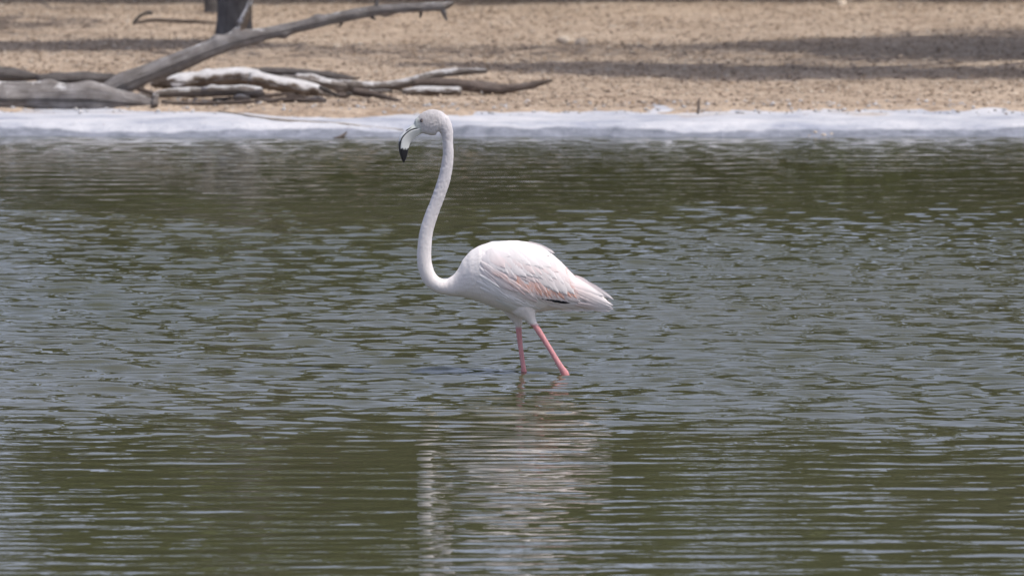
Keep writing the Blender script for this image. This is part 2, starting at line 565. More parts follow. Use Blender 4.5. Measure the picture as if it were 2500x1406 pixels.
# fallen tree at the pond edge: lying trunk with a long limb reaching up and out
D0 = bank_depth(150, 262)
org = np.array([at(200, 262, D0)[0], D0, 0.08])
fallen = empty('fallen_tree', org)
tag(fallen, 'grey fallen tree lying along the pond edge with one long limb rising over the bank', 'fallen tree')
branch('trunk', [(-260, 232, 40), (-60, 237, 39), (60, 239, 36), (150, 240, 34), (220, 238, 36), (290, 247, 26), (372, 258, 15)], D0, M_GREY, fallen, org, seed=3, rough=0.30, knots=14, step=0.012, seg=28)
limb = branch('limb', [(252, 224, 22, .08), (300, 205, 26, .1), (360, 181, 25, .12), (440, 150, 23, .15), (520, 118, 22, .18), (585, 95, 23, .2), (640, 86, 17, .22), (720, 67, 15, .24), (810, 48, 14.5, .26), (900, 29, 14, .28), (960, 22, 13, .3), (1030, 19, 11.5, .3), (1085, 16, 11, .3)],
              D0, M_GREY, fallen, org, seed=9, rough=0.14, knots=12, step=0.012, seg=22)
def sub(name, pix, dd, mat, seed, **kw):
    return branch(name, pix, D0 + dd, mat, limb, org, seed=seed, rough=kw.pop('rough', 0.14), step=0.008, seg=12, **kw)
sub('side_branch', [(583, 94, 15), (590, 66, 11), (598, 44, 12), (606, 24, 8), (616, -10, 7), (630, -80, 6)], .2, M_BLEACH, 31, knots=2)
sub('twig', [(918, 28, 8), (920, 14, 6), (921, -4, 4), (924, -40, 3)], .28, M_GREY, 32)
sub('twig', [(1028, 26, 5), (1027, 36, 4), (1026, 45, 2)], .3, M_GREYD, 33)
sub('twig', [(1078, 18, 8), (1086, 34, 6), (1084, 44, 4), (1092, 50, 3)], .3, M_GREY, 34)
sub('twig', [(1080, 16, 9), (1098, 14, 7), (1108, 7, 3)], .3, M_PALE, 35)
sub('twig', [(905, 40, 5), (912, 46, 3.5), (917, 49, 2)], .27, M_GREYD, 36)
sub('twig', [(835, 54, 5), (832, 62, 3), (830, 66, 2)], .26, M_GREYD, 37)

def lone(name, pix, contact, mat, label, cat='log', group=None, **kw):
    d = bank_depth(*contact)
    o = branch(name, pix, d, mat, **kw)
    return tag(o, label, cat, group)

lone('log', [(-120, 165, 18), (-30, 180, 19), (30, 184, 18), (70, 188, 12), (98, 189, 8)], (20, 206), M_GREYD,
     'dark brown log behind the fallen grey trunk, tapering towards a short cut log', seed=12, rough=0.24, knots=2, step=0.012)
lone('log', [(94, 197, 17), (150, 196, 19), (210, 194, 19), (260, 194, 17), (300, 200, 14), (350, 206, 11)], (150, 217), M_GREYD,
     'short dark grey log with a blunt sawn end behind the fallen trunk', seed=14, rough=0.24, knots=4, step=0.012, seg=22)
lone('log', [(-90, 222, 14), (0, 212, 13), (60, 214, 9)], (0, 228), M_PALE,
     'stubby pale log wedged behind the fallen grey trunk', seed=15, rough=0.15, step=0.012)
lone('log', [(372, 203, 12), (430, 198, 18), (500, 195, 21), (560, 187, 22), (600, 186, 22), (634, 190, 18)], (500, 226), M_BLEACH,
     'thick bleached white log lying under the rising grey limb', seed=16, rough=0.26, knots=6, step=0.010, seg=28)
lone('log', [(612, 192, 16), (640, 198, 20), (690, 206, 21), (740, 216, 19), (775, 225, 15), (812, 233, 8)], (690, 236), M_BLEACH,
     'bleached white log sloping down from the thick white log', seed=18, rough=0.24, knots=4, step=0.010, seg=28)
lone('log', [(376, 232, 8), (400, 229, 11), (470, 226, 12), (540, 222, 13), (600, 221, 14), (640, 226, 13)], (500, 246), M_PALE,
     'slender pale log lying in front of the thick bleached log', seed=20, rough=0.26, knots=4, step=0.010, seg=20)
lone('log', [(560, 178, 7), (640, 175, 10), (700, 177, 11), (760, 182, 10), (820, 188, 10), (868, 197, 9)], (700, 196), M_GREYD,
     'thin dark log lying behind the bleached logs', seed=22, rough=0.26, knots=3, step=0.010)
lone('log', [(722, 192, 12), (770, 199, 15), (815, 208, 14), (872, 217, 9)], (790, 228), M_PALE,
     'split log piece with a white splintered face leaning across the pile', seed=24, rough=0.26, knots=3, step=0.008, seg=20)
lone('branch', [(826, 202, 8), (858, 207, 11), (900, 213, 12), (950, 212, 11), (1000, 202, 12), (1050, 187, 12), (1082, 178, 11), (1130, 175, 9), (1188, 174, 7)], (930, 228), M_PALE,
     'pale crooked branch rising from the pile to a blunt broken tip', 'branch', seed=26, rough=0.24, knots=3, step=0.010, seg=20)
lone('branch', [(1010, 203, 8), (1064, 202, 11), (1120, 205, 12), (1170, 213, 14), (1215, 219, 14), (1260, 216, 11), (1300, 207, 8), (1348, 197, 3)], (1215, 232), M_BROWN,
     'dark brown curved branch ending in a long upturned point', 'branch', seed=28, rough=0.24, knots=4, step=0.010, seg=20)
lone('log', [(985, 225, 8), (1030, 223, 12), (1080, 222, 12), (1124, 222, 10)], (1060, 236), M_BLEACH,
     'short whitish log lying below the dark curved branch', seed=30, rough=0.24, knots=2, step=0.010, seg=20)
lone('stick', [(862, 222, 8), (900, 227, 8), (940, 238, 6), (985, 249, 3), (1015, 254, 2)], (940, 246), M_BROWN,
     'dark brown stick pointing down from the log pile towards the water', 'stick', seed=38, rough=0.2, step=0.008, seg=12)
lone('stick', [(640, 250, 5), (690, 243, 7), (740, 246, 6), (795, 247, 3)], (700, 252), M_BROWN,
     'short dark stick lying in front of the white sloping log', 'stick', seed=39, rough=0.25, step=0.008, seg=12)
lone('stick', [(395, 249, 4), (460, 256, 4), (520, 252, 5), (600, 250, 5), (635, 246, 3)], (500, 259), M_BROWN,
     'long thin brown stick in front of the slender pale log', 'stick', seed=40, rough=0.2, step=0.008, seg=12)
lone('stick', [(328, 58, 4), (345, 52, 4.5), (380, 49, 4.5), (430, 52, 4.5), (480, 54, 4), (530, 58, 4)], (430, 58), M_BROWN,
     'thin brown curved stick on the sand beside the standing dark tree', 'stick', seed=41, rough=0.15, step=0.012, seg=10)
lone('stick', [(326, 60, 4), (330, 48, 4), (338, 37, 4), (352, 31, 4), (372, 33, 5)], (345, 62), M_GREYD,
     'small hooked grey stick standing up at the end of the thin stick', 'stick', seed=42, rough=0.15, step=0.012, seg=10)
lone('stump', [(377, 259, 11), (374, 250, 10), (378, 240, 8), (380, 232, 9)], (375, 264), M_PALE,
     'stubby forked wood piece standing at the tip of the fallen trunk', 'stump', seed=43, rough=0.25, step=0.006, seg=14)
tangle = [((400, 214), (470, 208), 4), ((455, 238), (560, 232), 4.5), ((560, 205), (640, 214), 5), ((640, 236), (720, 228), 5), ((690, 188), (775, 194), 4.5), ((780, 214), (830, 236), 5),
          ((805, 196), (880, 190), 4), ((880, 228), (955, 222), 4), ((940, 206), (985, 222), 4), ((1005, 214), (1075, 208), 4.5), ((1095, 214), (1160, 226), 4.5), ((1150, 200), (1215, 206), 3.5),
          ((330, 214), (395, 238), 5), ((300, 226), (360, 240), 5), ((520, 244), (585, 238), 4), ((700, 234), (765, 240), 4), ((1175, 224), (1180, 234), 3), ((845, 228), (905, 238), 4)]
for k, (a, b, r_) in enumerate(tangle):
    d = bank_depth((a[0] + b[0]) / 2, max(a[1], b[1]) + r_)
    m_ = ((a[0] + b[0]) / 2 + random.uniform(-8, 8), (a[1] + b[1]) / 2 + random.uniform(-4, 4), r_)
    o = branch('stick', [(a[0], a[1], r_ * 1.1), m_, (b[0], b[1], r_ * 0.5)], d, (M_BROWN, M_PALE, M_GREYD)[k % 3], seed=400 + k, rough=0.3, step=0.008, seg=10, knots=2)
    tag(o, ('thin brown stick', 'thin pale stick', 'thin dark grey stick')[k % 3] + ' caught in the tangle of driftwood logs', 'stick', 'sticks in the driftwood tangle')
# rubble and bits of rotten wood under the pile
for k, (px, py, w, h) in enumerate([(650, 244, 22, 8), (590, 238, 20, 10), (545, 250, 14, 5), (770, 241, 26, 7), (620, 228, 24, 14), (355, 232, 20, 10), (835, 232, 18, 9)]):
    d = bank_depth(px, py + h)
    P = [(px - w, py + 2, h * .55), (px - w * .3, py, h), (px + w * .4, py + 1, h * .9), (px + w, py + 3, h * .5)]
    o = branch('wood_chunk', P, d, (M_BROWN, M_PALE)[k % 2], seed=60 + k, rough=0.3, step=0.006, seg=14)
    tag(o, 'rotten brown wood chunk under the log pile' if k % 2 == 0 else 'pale broken wood chunk under the log pile', 'wood chunk', 'wood chunks in the log pile')

# dry reed trailing over the pale edge, twigs at the waterline
def ground_line(name, pix, r, mat, label, cat, seed):
    P = [hit(px, py) for px, py in pix]
    org = P[len(P) // 2].copy()
    P = [p - org + np.array([0, 0, r * 0.7]) for p in P]
    o = mesh_obj(name, tube_mesh(name, P, [r] * (len(P) - 1) + [r * 0.6], seg=8, step=0.02, rough=0.15, seed=seed), mat)
    o.location = org
    return tag(o, label, cat)
ground_line('reed', [(478, 268), (560, 277), (640, 290), (720, 298), (830, 303), (900, 313), (985, 319)], 0.0055, M_REED,
            'long thin dry reed trailing across the white pond edge', 'reed', 70)
ground_line('twig', [(815, 342), (832, 340), (841, 333), (846, 326)], 0.009, M_BROWN, 'small dark twig at the waterline below the dry reed', 'twig', 71)
ground_line('twig', [(2438, 352), (2442, 345), (2445, 339)], 0.009, M_BROWN, 'tiny dark twig standing at the waterline far from the logs', 'twig', 72)
ground_line('twig', [(1704, 279), (1706, 262), (1705, 250), (1709, 243)], 0.007, M_BROWN, 'thin brown twig at the sand edge above the white pond edge', 'twig', 73)

# stones and clods
def rock_mesh(name, seed, sub_n=2, flat=0.6):
    import bmesh
    bm = bmesh.new()
    bmesh.ops.create_icosphere(bm, subdivisions=sub_n, radius=1.0)
    r = random.Random(seed)
    offs = [(Vector((r.gauss(0, 1), r.gauss(0, 1), r.gauss(0, 1))).normalized(), r.uniform(0.15, 0.5)) for _ in range(9)]
    for v in bm.verts:
        n = v.co.normalized()
        s = 1 + 0.12 * r.uniform(-1, 1)
        for d, a in offs:
            k = max(0, n.dot(d) - 0.45)
            s -= a * k
        v.co = n * s
        v.co.z *= flat
    me = bpy.data.meshes.new(name)
    bm.to_mesh(me); bm.free()
    return me

M_STONE = mat_wood('pale_stone', (0.34, 0.27, 0.20), (0.50, 0.42, 0.33), (0.60, 0.52, 0.43), 0.0)
rocks = [rock_mesh('stone', k) for k in range(4)]
for m_ in rocks: m_.materials.append(M_STONE)
def stone(px, py, wpx, label, group=None, cat='stone'):
    p = hit(px, py)
    o = bpy.data.objects.new('stone', random.choice(rocks)); link(o)
    s = wpx * p[1] / F_PX / 2
    o.scale = (s, s * random.uniform(0.8, 1.2), s * random.uniform(0.8, 1.1))
    o.location = (p[0], p[1], p[2] + s * 0.22)
    o.rotation_euler = (0, 0, random.uniform(0, 6.28))
    tag(o, label, cat, group)
stone(1385, 108, 60, 'large pale clod of earth with a dark hollow beside it on the sand', cat='clod')
stone(1420, 110, 46, 'second pale clod lying against the large clod on the sand', cat='clod')
stone(825, 116, 26, 'pale rounded stone on the sand between the rising limb and the log pile')
stone(2055, 12, 34, 'pale stone on the far sand at the edge of the tree shade')
for (px, py, w) in [(1990, 325, 14), (2010, 332, 16), (2030, 329, 12), (1975, 333, 10)]:
    stone(px, py, w, 'small pale pebble on the grey wet strip of the pond edge', 'pebbles on the wet pond edge', 'pebble')
for (px, py, w) in [(620, 112, 14), (955, 112, 14), (1035, 128, 16), (1120, 118, 13), (1250, 140, 12), (2405, 20, 16), (2320, 55, 14), (1560, 248, 12), (1800, 258, 12), (2320, 236, 12), (1950, 222, 10), (2480, 230, 14)]:
    stone(px, py, w, 'small stone lying on the open sand of the bank', 'small stones on the sand')

# gravel, clods and leaf litter: too many to count
def litter(n, seed):
    r = np.random.default_rng(seed)
    x = r.uniform(-5.2, 5.2, n); y = 33.0 + 17.0 * r.uniform(0, 1, n) ** 1.15
    keep = (sand_z(x, y) > crust_z(x, y) + 0.004) & ((y - shore(x)) > 0.9)
    dens = fbm(x * 0.8, y * 0.5, 91, 3)
    keep &= r.uniform(-0.5, 0.5, n) < dens * 0.7 + 0.12
    d_ = y - shore(x)
    crumb = (~keep) & (d_ > 0.62) & (d_ < 1.5) & (r.uniform(0, 1, n) < 0.25)
    isc = np.concatenate([np.zeros(keep.sum(), bool), np.ones(crumb.sum(), bool)])
    x, y = np.concatenate([x[keep], x[crumb]]), np.concatenate([y[keep], y[crumb]]); n = len(x)
    z = np.maximum(crust_z(x, y), sand_z(x, y))
    s = 0.0045 + 0.011 * r.uniform(0, 1, n) ** 3
    base = np.array([[1, 0, 0], [0, 1, 0], [-1, 0, 0], [0, -1, 0], [0, 0, 1], [0, 0, -1]], dtype=float)
    V = base[None] * r.uniform(0.55, 1.3, (n, 6, 1)) + r.normal(0, 0.12, (n, 6, 3))
    V[:, :, 2] *= r.uniform(0.35, 0.9, (n, 1))
    a = r.uniform(0, 6.28, n); ca, sa = np.cos(a)[:, None], np.sin(a)[:, None]
    vx = V[:, :, 0] * ca - V[:, :, 1] * sa; vy = (V[:, :, 0] * sa + V[:, :, 1] * ca)
    V = np.stack([vx * 1.3, vy, V[:, :, 2]], -1) * s[:, None, None]
    V += np.stack([x, y, z + s * 0.3], -1)[:, None, :]
    tri = np.array([[0, 1, 4], [1, 2, 4], [2, 3, 4], [3, 0, 4], [1, 0, 5], [2, 1, 5], [3, 2, 5], [0, 3, 5]])
    F = (tri[None] + (np.arange(n) * 6)[:, None, None]).reshape(-1, 3)
    pal = np.array([[0.41, 0.33, 0.25], [0.32, 0.25, 0.185], [0.22, 0.165, 0.12], [0.15, 0.11, 0.085], [0.49, 0.42, 0.34], [0.29, 0.215, 0.145]])
    ci = r.choice(len(pal), n, p=[0.30, 0.27, 0.15, 0.06, 0.12, 0.10])
    pale = np.array([[0.46, 0.45, 0.45], [0.40, 0.38, 0.36], [0.33, 0.28, 0.23], [0.22, 0.17, 0.13]])
    pal = np.vstack([pal, pale])
    ci = np.where(isc, 6 + r.choice(4, n, p=[0.5, 0.27, 0.15, 0.08]), ci)
    cols = np.repeat(pal[ci] * r.uniform(0.85, 1.1, (n, 1)), 6, axis=0)
    me = np_mesh('gravel', V.reshape(-1, 3), F, smooth=False)
    set_colors(me, cols)
    return me
gravel = mesh_obj('gravel', litter(105000, 5), M_LITTER)
tag(gravel, 'brown gravel, clods and dry leaf litter scattered over the sandy bank', 'gravel', kind='stuff')

# ------------------------------------------------------------------ trees
def leaf_cloud(lobes, seed):
    """lobes: (centre, radii, count, leaf size)"""
    r = np.random.default_rng(seed)
    VV, FF, off = [], [], 0
    for c, rad, n, s in lobes:
        d = r.normal(0, 1, (n, 3)); d /= np.linalg.norm(d, axis=1)[:, None]
        rr = r.uniform(0, 1, n) ** 0.45
        rr *= 0.75 + 0.45 * vnoise(d[:, 0] * 2.2 + d[:, 2] * 1.7 + 9, d[:, 1] * 2.2 + 4, seed)
        p = np.array(c) + d * rr[:, None] * np.array(rad)
        u = r.normal(0, 1, (n, 3)); u[:, 2] *= 0.6; u /= np.linalg.norm(u, axis=1)[:, None]
        v = r.normal(0, 1, (n, 3)); v -= (v * u).sum(1)[:, None] * u; v /= np.linalg.norm(v, axis=1)[:, None]
        ss = s * r.uniform(0.6, 1.3, n)[:, None]
        q = np.stack([p - u * ss, p + v * ss * 0.45, p + u * ss, p - v * ss * 0.45], 1)
        VV.append(q.reshape(-1, 3))
        FF.append(np.arange(n * 4).reshape(n, 4) + off); off += n * 4
    return np.vstack(VV), np.vstack(FF)

def tree(base, trunk_pts, trunk_r, lobes, label, mat_leaf, seed, group=None, limbs_from=0.7, knots=3, name='tree'):
    t = empty(name, base)
    tag(t, label, 'tree', group)
    pts = np.array(trunk_pts, dtype=float)
    mesh_obj('trunk', tube_mesh('trunk', pts, trunk_r, seg=20, step=0.06, rough=0.16, seed=seed, knots=knots, lump=1.3), M_BARK, t)
    for k, (c, rad, n, s) in enumerate(lobes):
        a = pts[-1] * limbs_from + pts[-2] * (1 - limbs_from)
        c = np.array(c)
        mid = a * 0.5 + c * 0.5 + np.array([0, 0, 0.12 * np.linalg.norm(c - a)])
        e = c + (c - a) * 0.12
        mesh_obj('limb', tube_mesh('limb', [a, mid, c, e], [trunk_r[-1] * .75, trunk_r[-1] * .5, trunk_r[-1] * .25, trunk_r[-1] * .08], seg=8, step=0.15, rough=0.2, seed=seed + k), M_BARK, t)
    V, F = leaf_cloud(lobes, seed)
    mesh_obj('crown', np_mesh('crown', V, F, smooth=False), mat_leaf, t)
    return t

def shade(px, py, H):
    """centre of a leaf mass at height H whose shade falls on the bank at this pixel"""
    p = hit(px, py)
    k = (H - p[2]) / SUN_DIR.z
    return np.array([p[0] + SUN_DIR.x * k, p[1] + SUN_DIR.y * k, H])

# the standing tree whose trunk shows behind the fallen limb
b1 = hit(572, 104)
def rel(c, b): return tuple(np.array(c) - np.array(b))
k1 = b1[1] / F_PX
tp = [(0, 0, -0.1), (0.0, 0, 0.15), (0.02, 0, 0.9), (0.10, 0.05, 1.7), (0.3, 0, 2.4)]
tree(b1, tp, [52 * k1, 46 * k1, 46 * k1, 40 * k1, 30 * k1],
     [(rel(shade(150, 112, 3.3), b1), (1.6, 0.85, 0.5), 4200, 0.09), (rel(shade(420, 112, 3.6), b1), (0.9, 0.6, 0.45), 2000, 0.09),
      (rel(shade(900, 125, 5.2), b1), (2.4, 1.4, 0.6), 520, 0.10), (rel(shade(-350, 60, 5.6), b1), (2.0, 1.5, 0.8), 1800, 0.11),
      (rel(shade(1300, 118, 4.8), b1), (1.8, 1.2, 0.5), 260, 0.10)],
     'dark standing tree trunk behind the rising limb of the fallen tree', M_LEAF1, 5, knots=8)
b2 = hit(515, 33)
k2 = b2[1] / F_PX
tree(b2, [(0, 0, -0.1), (0, 0, 0.3), (-0.03, 0, 1.2), (-0.2, 0.1, 2.6)], [19 * k2, 16 * k2, 14 * k2, 12 * k2],
     [(rel(shade(px, 3, 3.2 + 0.2 * (j % 2)), b2), (0.85, 0.55, 0.4), 1500, 0.10) for j, px in enumerate((-150, 120, 380, 640))] + [((0.8, 2.2, 4.8), (1.6, 1.4, 1.1), 1500, 0.12)],
     'slim grey tree trunk on the sand just beyond the dark standing tree', M_LEAF2, 6)
# tree to the right whose crown shades the sand
b3 = np.array([5.0, 38.6, 0.08])
tree(b3, [(0, 0, -0.1), (0, 0, 0.3), (-0.1, 0.1, 1.3), (-0.2, 0.1, 2.2)], [0.24, 0.19, 0.16, 0.14],
     [(rel(shade(2520, 118, 4.0), b3), (2.1, 1.55, 0.6), 12000, 0.10), (rel(shade(2260, 112, 4.2), b3), (1.2, 1.05, 0.5), 3600, 0.09),
      (rel(shade(2350, 178, 3.2), b3), (1.7, 0.72, 0.4), 4500, 0.085), (rel(shade(1950, 178, 3.3), b3), (1.1, 0.75, 0.4), 3600, 0.085),
      (rel(shade(1680, 172, 3.4), b3), (0.9, 0.7, 0.35), 2800, 0.08), (rel(shade(1420, 165, 3.5), b3), (0.8, 0.55, 0.3), 1300, 0.08),
      (rel(shade(1200, 160, 3.6), b3), (0.7, 0.40, 0.25), 450, 0.08), (rel(shade(1750, 120, 5.0), b3), (1.6, 1.1, 0.5), 380, 0.10),
      (rel(shade(2900, 100, 5.5), b3), (2.0, 2.0, 0.9), 3500, 0.11)],
     'spreading tree on the bank that shades the sand and mirrors in the pond', M_LEAF2, 8)

b4 = np.array([5.6, 47.6, 0.10])
tree(b4, [(0, 0, -0.1), (0, 0, 0.3), (-0.1, 0.1, 1.3), (-0.3, 0.1, 2.2)], [0.2, 0.16, 0.14, 0.12],
     [(rel(shade(px, 3, 3.2 + 0.2 * (j % 2)), b4), (0.85, 0.5, 0.4), n_, 0.10) for j, (px, n_) in enumerate(((900, 1500), (1150, 1700), (1400, 1700), (1650, 900), (1950, 700), (2300, 900)))] + [((0.6, 1.4, 4.6), (1.8, 1.6, 1.1), 2500, 0.12)],
     'tree further back on the bank whose branches shade the far sand', M_LEAF1, 9)

# trees behind the bank: above the picture, mirrored in the pond
def proto_crown(seed, h, n, s):
    r = np.random.default_rng(seed)
    L = []
    for k in range(16):
        a = r.uniform(0, 6.28); q = r.uniform(0.2, 1.0)
        zz = h * r.uniform(0.07, 0.88)
        w = 1.9 * math.sin(math.pi * min(0.95, max(0.18, zz / h))) ** 0.5
        L.append(((q * w * math.cos(a), q * w * math.sin(a), zz), (r.uniform(0.7, 1.3), r.uniform(0.7, 1.3), r.uniform(0.5, 0.9)), n // 16, s))
    L.append(((0, 0, h * 0.5), (1.4, 1.4, h * 0.42), n // 5, s))
    L.append(((0, 0, 1.0), (1.9, 1.9, 1.15), n // 2, s))
    return leaf_cloud(L, seed)
protos = []
for k, (h, n) in enumerate([(5.9, 9000), (6.4, 9600), (5.5, 8500)]):
    V, F = proto_crown(200 + k, h, n, 0.125)
    cm = np_mesh('crown', V, F, smooth=False); cm.materials.append((M_LEAF2, M_LEAF1, M_LEAF2)[k])
    tm = tube_mesh('trunk', [(0, 0, -0.15), (0, 0, 0.4), (0.1, 0, h * 0.3), (0, 0.1, h * 0.7)], [0.26, 0.18, 0.15, 0.06], seg=14, step=0.1, rough=0.18, seed=300 + k)
    tm.materials.append(M_BARK)
    protos.append((cm, tm))
k = 0
for row, (yy, x0, x1, dx) in enumerate([(50.6, -19, 19, 2.2), (56.0, -26, 26, 2.8)]):
    for x in np.arange(x0, x1 + 0.1, dx):
        cm, tm = protos[(k * 7 + row) % 3]
        px_, py_ = x + random.uniform(-.7, .7), yy + random.uniform(-.4, 1.4)
        t = empty('tree', (px_, py_, float(ground_z(np.array([px_]), np.array([py_]))[0])))
        t.rotation_euler = (0, 0, random.uniform(0, 6.28))
        sc_ = random.uniform(0.88, 1.15)
        t.scale = (sc_, sc_, sc_)
        tag(t, 'bushy green tree in the belt behind the sandy bank, mirrored in the pond', 'tree', 'trees behind the sandy bank')
        for nm, me in (('trunk', tm), ('crown', cm)):
            o = bpy.data.objects.new(nm, me); link(o, t)
        k += 1

# ------------------------------------------------------------------ flamingo
BD = 20.0
BO = at(1250, 915, BD)                  # base of the bird: on the water below its breast
BO = np.array([BO[0], BD, 0.0])
PXM = F_PX / BD                         # photo pixels per metre at the bird
def B(px, py, dy=0.0):
    """photo pixel to the bird's own space; dy is metres towards the viewer (negative y)"""
    p = at(px, py, BD)
    return np.array([p[0] - BO[0], -dy, p[2]])

# body outline, station by station: px, top, bottom, half width (px)
ST = np.array([
    (1078, 684, 716, 17), (1092, 681, 721, 20), (1108, 671, 723, 27), (1119, 656, 724, 35), (1130, 634, 725.5, 43), (1148, 613, 730, 56), (1170, 600, 737, 66),
    (1198, 590.5, 748, 74), (1230, 588, 760, 78), (1260, 587, 767, 78), (1290, 591, 767, 74), (1320, 600, 761, 66), (1350, 621.5, 757, 55),
    (1376, 645, 755, 45), (1402, 674, 754, 36), (1434, 693, 754, 25), (1460, 712, 755, 15), (1482, 733, 756, 8), (1489, 746, 756, 3)], dtype=float)

def st(px, k):
    return np.interp(px, ST[:, 0], ST[:, k])

def body_dy(px, py):
    """half thickness of the body at a pixel of its side view, in metres"""
    t0, b0, w = st(px, 1), st(px, 2), st(px, 3)
    c = (t0 + b0) / 2; h = (b0 - t0) / 2
    t = np.clip(np.abs((py - c) / h), 0, 0.985)
    return w * (1 - t ** 2.2) ** (1 / 2.2) / PXM

def ring_mesh(rings):
    """closed loft through rings (lists of equal length)"""
    R = np.array(rings); n, m = R.shape[:2]
    V = R.reshape(-1, 3)
    i = np.arange(n * m).reshape(n, m); j = np.roll(i, -1, 1)
    F = np.stack([i[:-1], j[:-1], j[1:], i[1:]], -1).reshape(-1, 4).tolist()
    V = np.vstack([V, R[0].mean(0), R[-1].mean(0)])
    c0, c1 = n * m, n * m + 1
    F += [[c0, int(j[0][k]), int(i[0][k])] for k in range(m)] + [[c1, int(i[-1][k]), int(j[-1][k])] for k in range(m)]
    return V, F

def smooth_path(P, n):
    P = np.array(P, dtype=float)
    s = np.concatenate([[0], np.cumsum(np.hypot(*np.diff(P[:, :2], axis=0).T))])
    t = np.linspace(0, s[-1], n)
    out = []
    for q in t:                                # Catmull-Rom through the stations
        k = min(max(np.searchsorted(s, q) - 1, 0), len(P) - 2)
        u = (q - s[k]) / (s[k + 1] - s[k])
        p0, p1, p2, p3 = P[max(k - 1, 0)], P[k], P[k + 1], P[min(k + 2, len(P) - 1)]
        out.append(0.5 * (2 * p1 + (p2 - p0) * u + (2 * p0 - 5 * p1 + 4 * p2 - p3) * u * u + (3 * p1 - p0 - 3 * p2 + p3) * u ** 3))
    return np.array(out)

def tube_px(stations, n, dy0=0.0, seg=24):
    """loft along photo-pixel stations (px, py, half height, half width[, dy])"""
    S = np.array([tuple(q) + (dy0,) * (5 - len(q)) for q in stations], dtype=float)
    S = smooth_path(S, n)
    T = np.gradient(S[:, :2], axis=0); T /= np.linalg.norm(T, axis=1)[:, None]
    rings = []
    for q, t in zip(S, T):
        nx, ny = -t[1], t[0]
        ring = []
        for a in np.linspace(0, 2 * math.pi, seg, endpoint=False):
            h = q[2] * math.cos(a); w = q[3] * math.sin(a) / PXM
            ring.append(B(q[0] + nx * h, q[1] + ny * h, q[4] + w))
        rings.append(ring)
    return ring_mesh(rings)

pieces = []
# trunk of the body
xs_ = np.interp(np.linspace(0, 1, 70), np.linspace(0, 1, len(ST)), ST[:, 0])
rings = []
for px in xs_:
    t0, b0, w = st(px, 1), st(px, 2), st(px, 3)
    c, h = (t0 + b0) / 2, (b0 - t0) / 2
    ring = []
    for a in np.linspace(0, 2 * math.pi, 40, endpoint=False):
        ca, sa = math.cos(a), math.sin(a)
        e = 2 / 2.2
        ring.append(B(px, c - h * math.copysign(abs(ca) ** e, ca), w * math.copysign(abs(sa) ** e, sa) / PXM))
    rings.append(ring)
pieces.append(ring_mesh(rings))
# neck
pieces.append(tube_px([(1076, 299, 25, 16), (1086, 311, 19, 15), (1091, 325, 15.5, 14), (1093, 345, 13, 12.5), (1094.5, 370, 13, 12.5), (1092, 400, 14, 13), (1084, 440, 15, 13.5), (1074, 470, 15.3, 14), (1063, 500, 15.3, 14),
                       (1051.5, 530, 15.8, 14.5), (1041, 565, 16.3, 15), (1036.5, 600, 17.2, 15.5), (1035.5, 631, 17.8, 16), (1039, 655, 18, 16.5), (1050, 681, 18.3, 17), (1071, 697, 18.5, 18), (1096, 700, 20.5, 21), (1124, 692, 27, 28), (1150, 680, 36, 36)], 150))
# head
pieces.append(tube_px([(1013, 313, 11, 6), (1019, 311, 17.5, 9), (1029, 306, 23.5, 13), (1041, 302, 29.5, 16.5), (1054, 299.5, 32, 18), (1066, 299, 30.5, 18), (1076, 301, 25, 17), (1085, 306, 17, 13)], 40))
# thighs and legs (far leg first); they run on below the water to the webbed feet on the bed
HIP = 0.040
def leg_set(dy, thigh, shin, ankle, toe_px):
    pieces.append(tube_px([q + (dy,) for q in thigh], 24))
    pieces.append(tube_px([q + (dy,) for q in shin], 40, seg=16))
    pieces.append(tube_px([q + (dy,) for q in ankle], 30, seg=16))
leg_set(-HIP, [(1252, 735, 34, 26), (1254, 755, 27, 22), (1260, 775, 17, 15), (1265, 790, 11, 10), (1266, 803, 7, 7)],
        [(1264, 785, 7, 7), (1266, 803, 7.6, 7), (1268.5, 830, 6.6, 6.2), (1273, 865, 6.0, 6), (1278, 900, 6.2, 6), (1280, 916, 8.5, 8), (1281.5, 928, 8, 8)],
        [(1281, 922, 8, 8), (1283, 950, 5, 5), (1288, 1010, 4.5, 4.5), (1293, 1100, 5, 5)], 1293)
leg_set(HIP, [(1276, 728, 40, 30), (1282, 750, 32, 25), (1291, 768, 18, 16), (1298, 780, 11, 10), (1303, 790, 8, 8)],
        [(1298, 777, 7, 7), (1304.5, 788, 8, 7.5), (1320, 813, 7.4, 6.6), (1345, 853, 6.6, 6.2), (1368, 891, 7.4, 6.4), (1379, 908, 9.5, 8.5), (1383, 921, 8.5, 8)],
        [(1383, 917, 8, 8), (1378, 950, 5, 5), (1366, 1010, 4.5, 4.5), (1350, 1100, 5, 5)], 1350)

V, F, off = [], [], 0
for v, f in pieces:
    V.append(v); F += [tuple(x + off for x in q) for q in f]; off += len(v)
tmp_me = bpy.data.meshes.new('body_raw')
tmp_me.from_pydata([tuple(v) for v in np.vstack(V).tolist()], [], F)
tmp = bpy.data.objects.new('body_raw', tmp_me); COL.objects.link(tmp)
rm = tmp.modifiers.new('r', 'REMESH'); rm.mode = 'VOXEL'; rm.voxel_size = 0.0026; rm.use_smooth_shade = True
sm = tmp.modifiers.new('s', 'SMOOTH'); sm.factor = 0.5; sm.iterations = 7
bpy.context.view_layer.update()
dg = bpy.context.evaluated_depsgraph_get()
body_me = bpy.data.meshes.new_from_object(tmp.evaluated_get(dg))
bpy.data.objects.remove(tmp)
body_me.name = 'body'
nv = len(body_me.vertices)
co = np.empty(nv * 3, dtype=np.float32); body_me.vertices.foreach_get('co', co); co = co.reshape(-1, 3).astype(float)
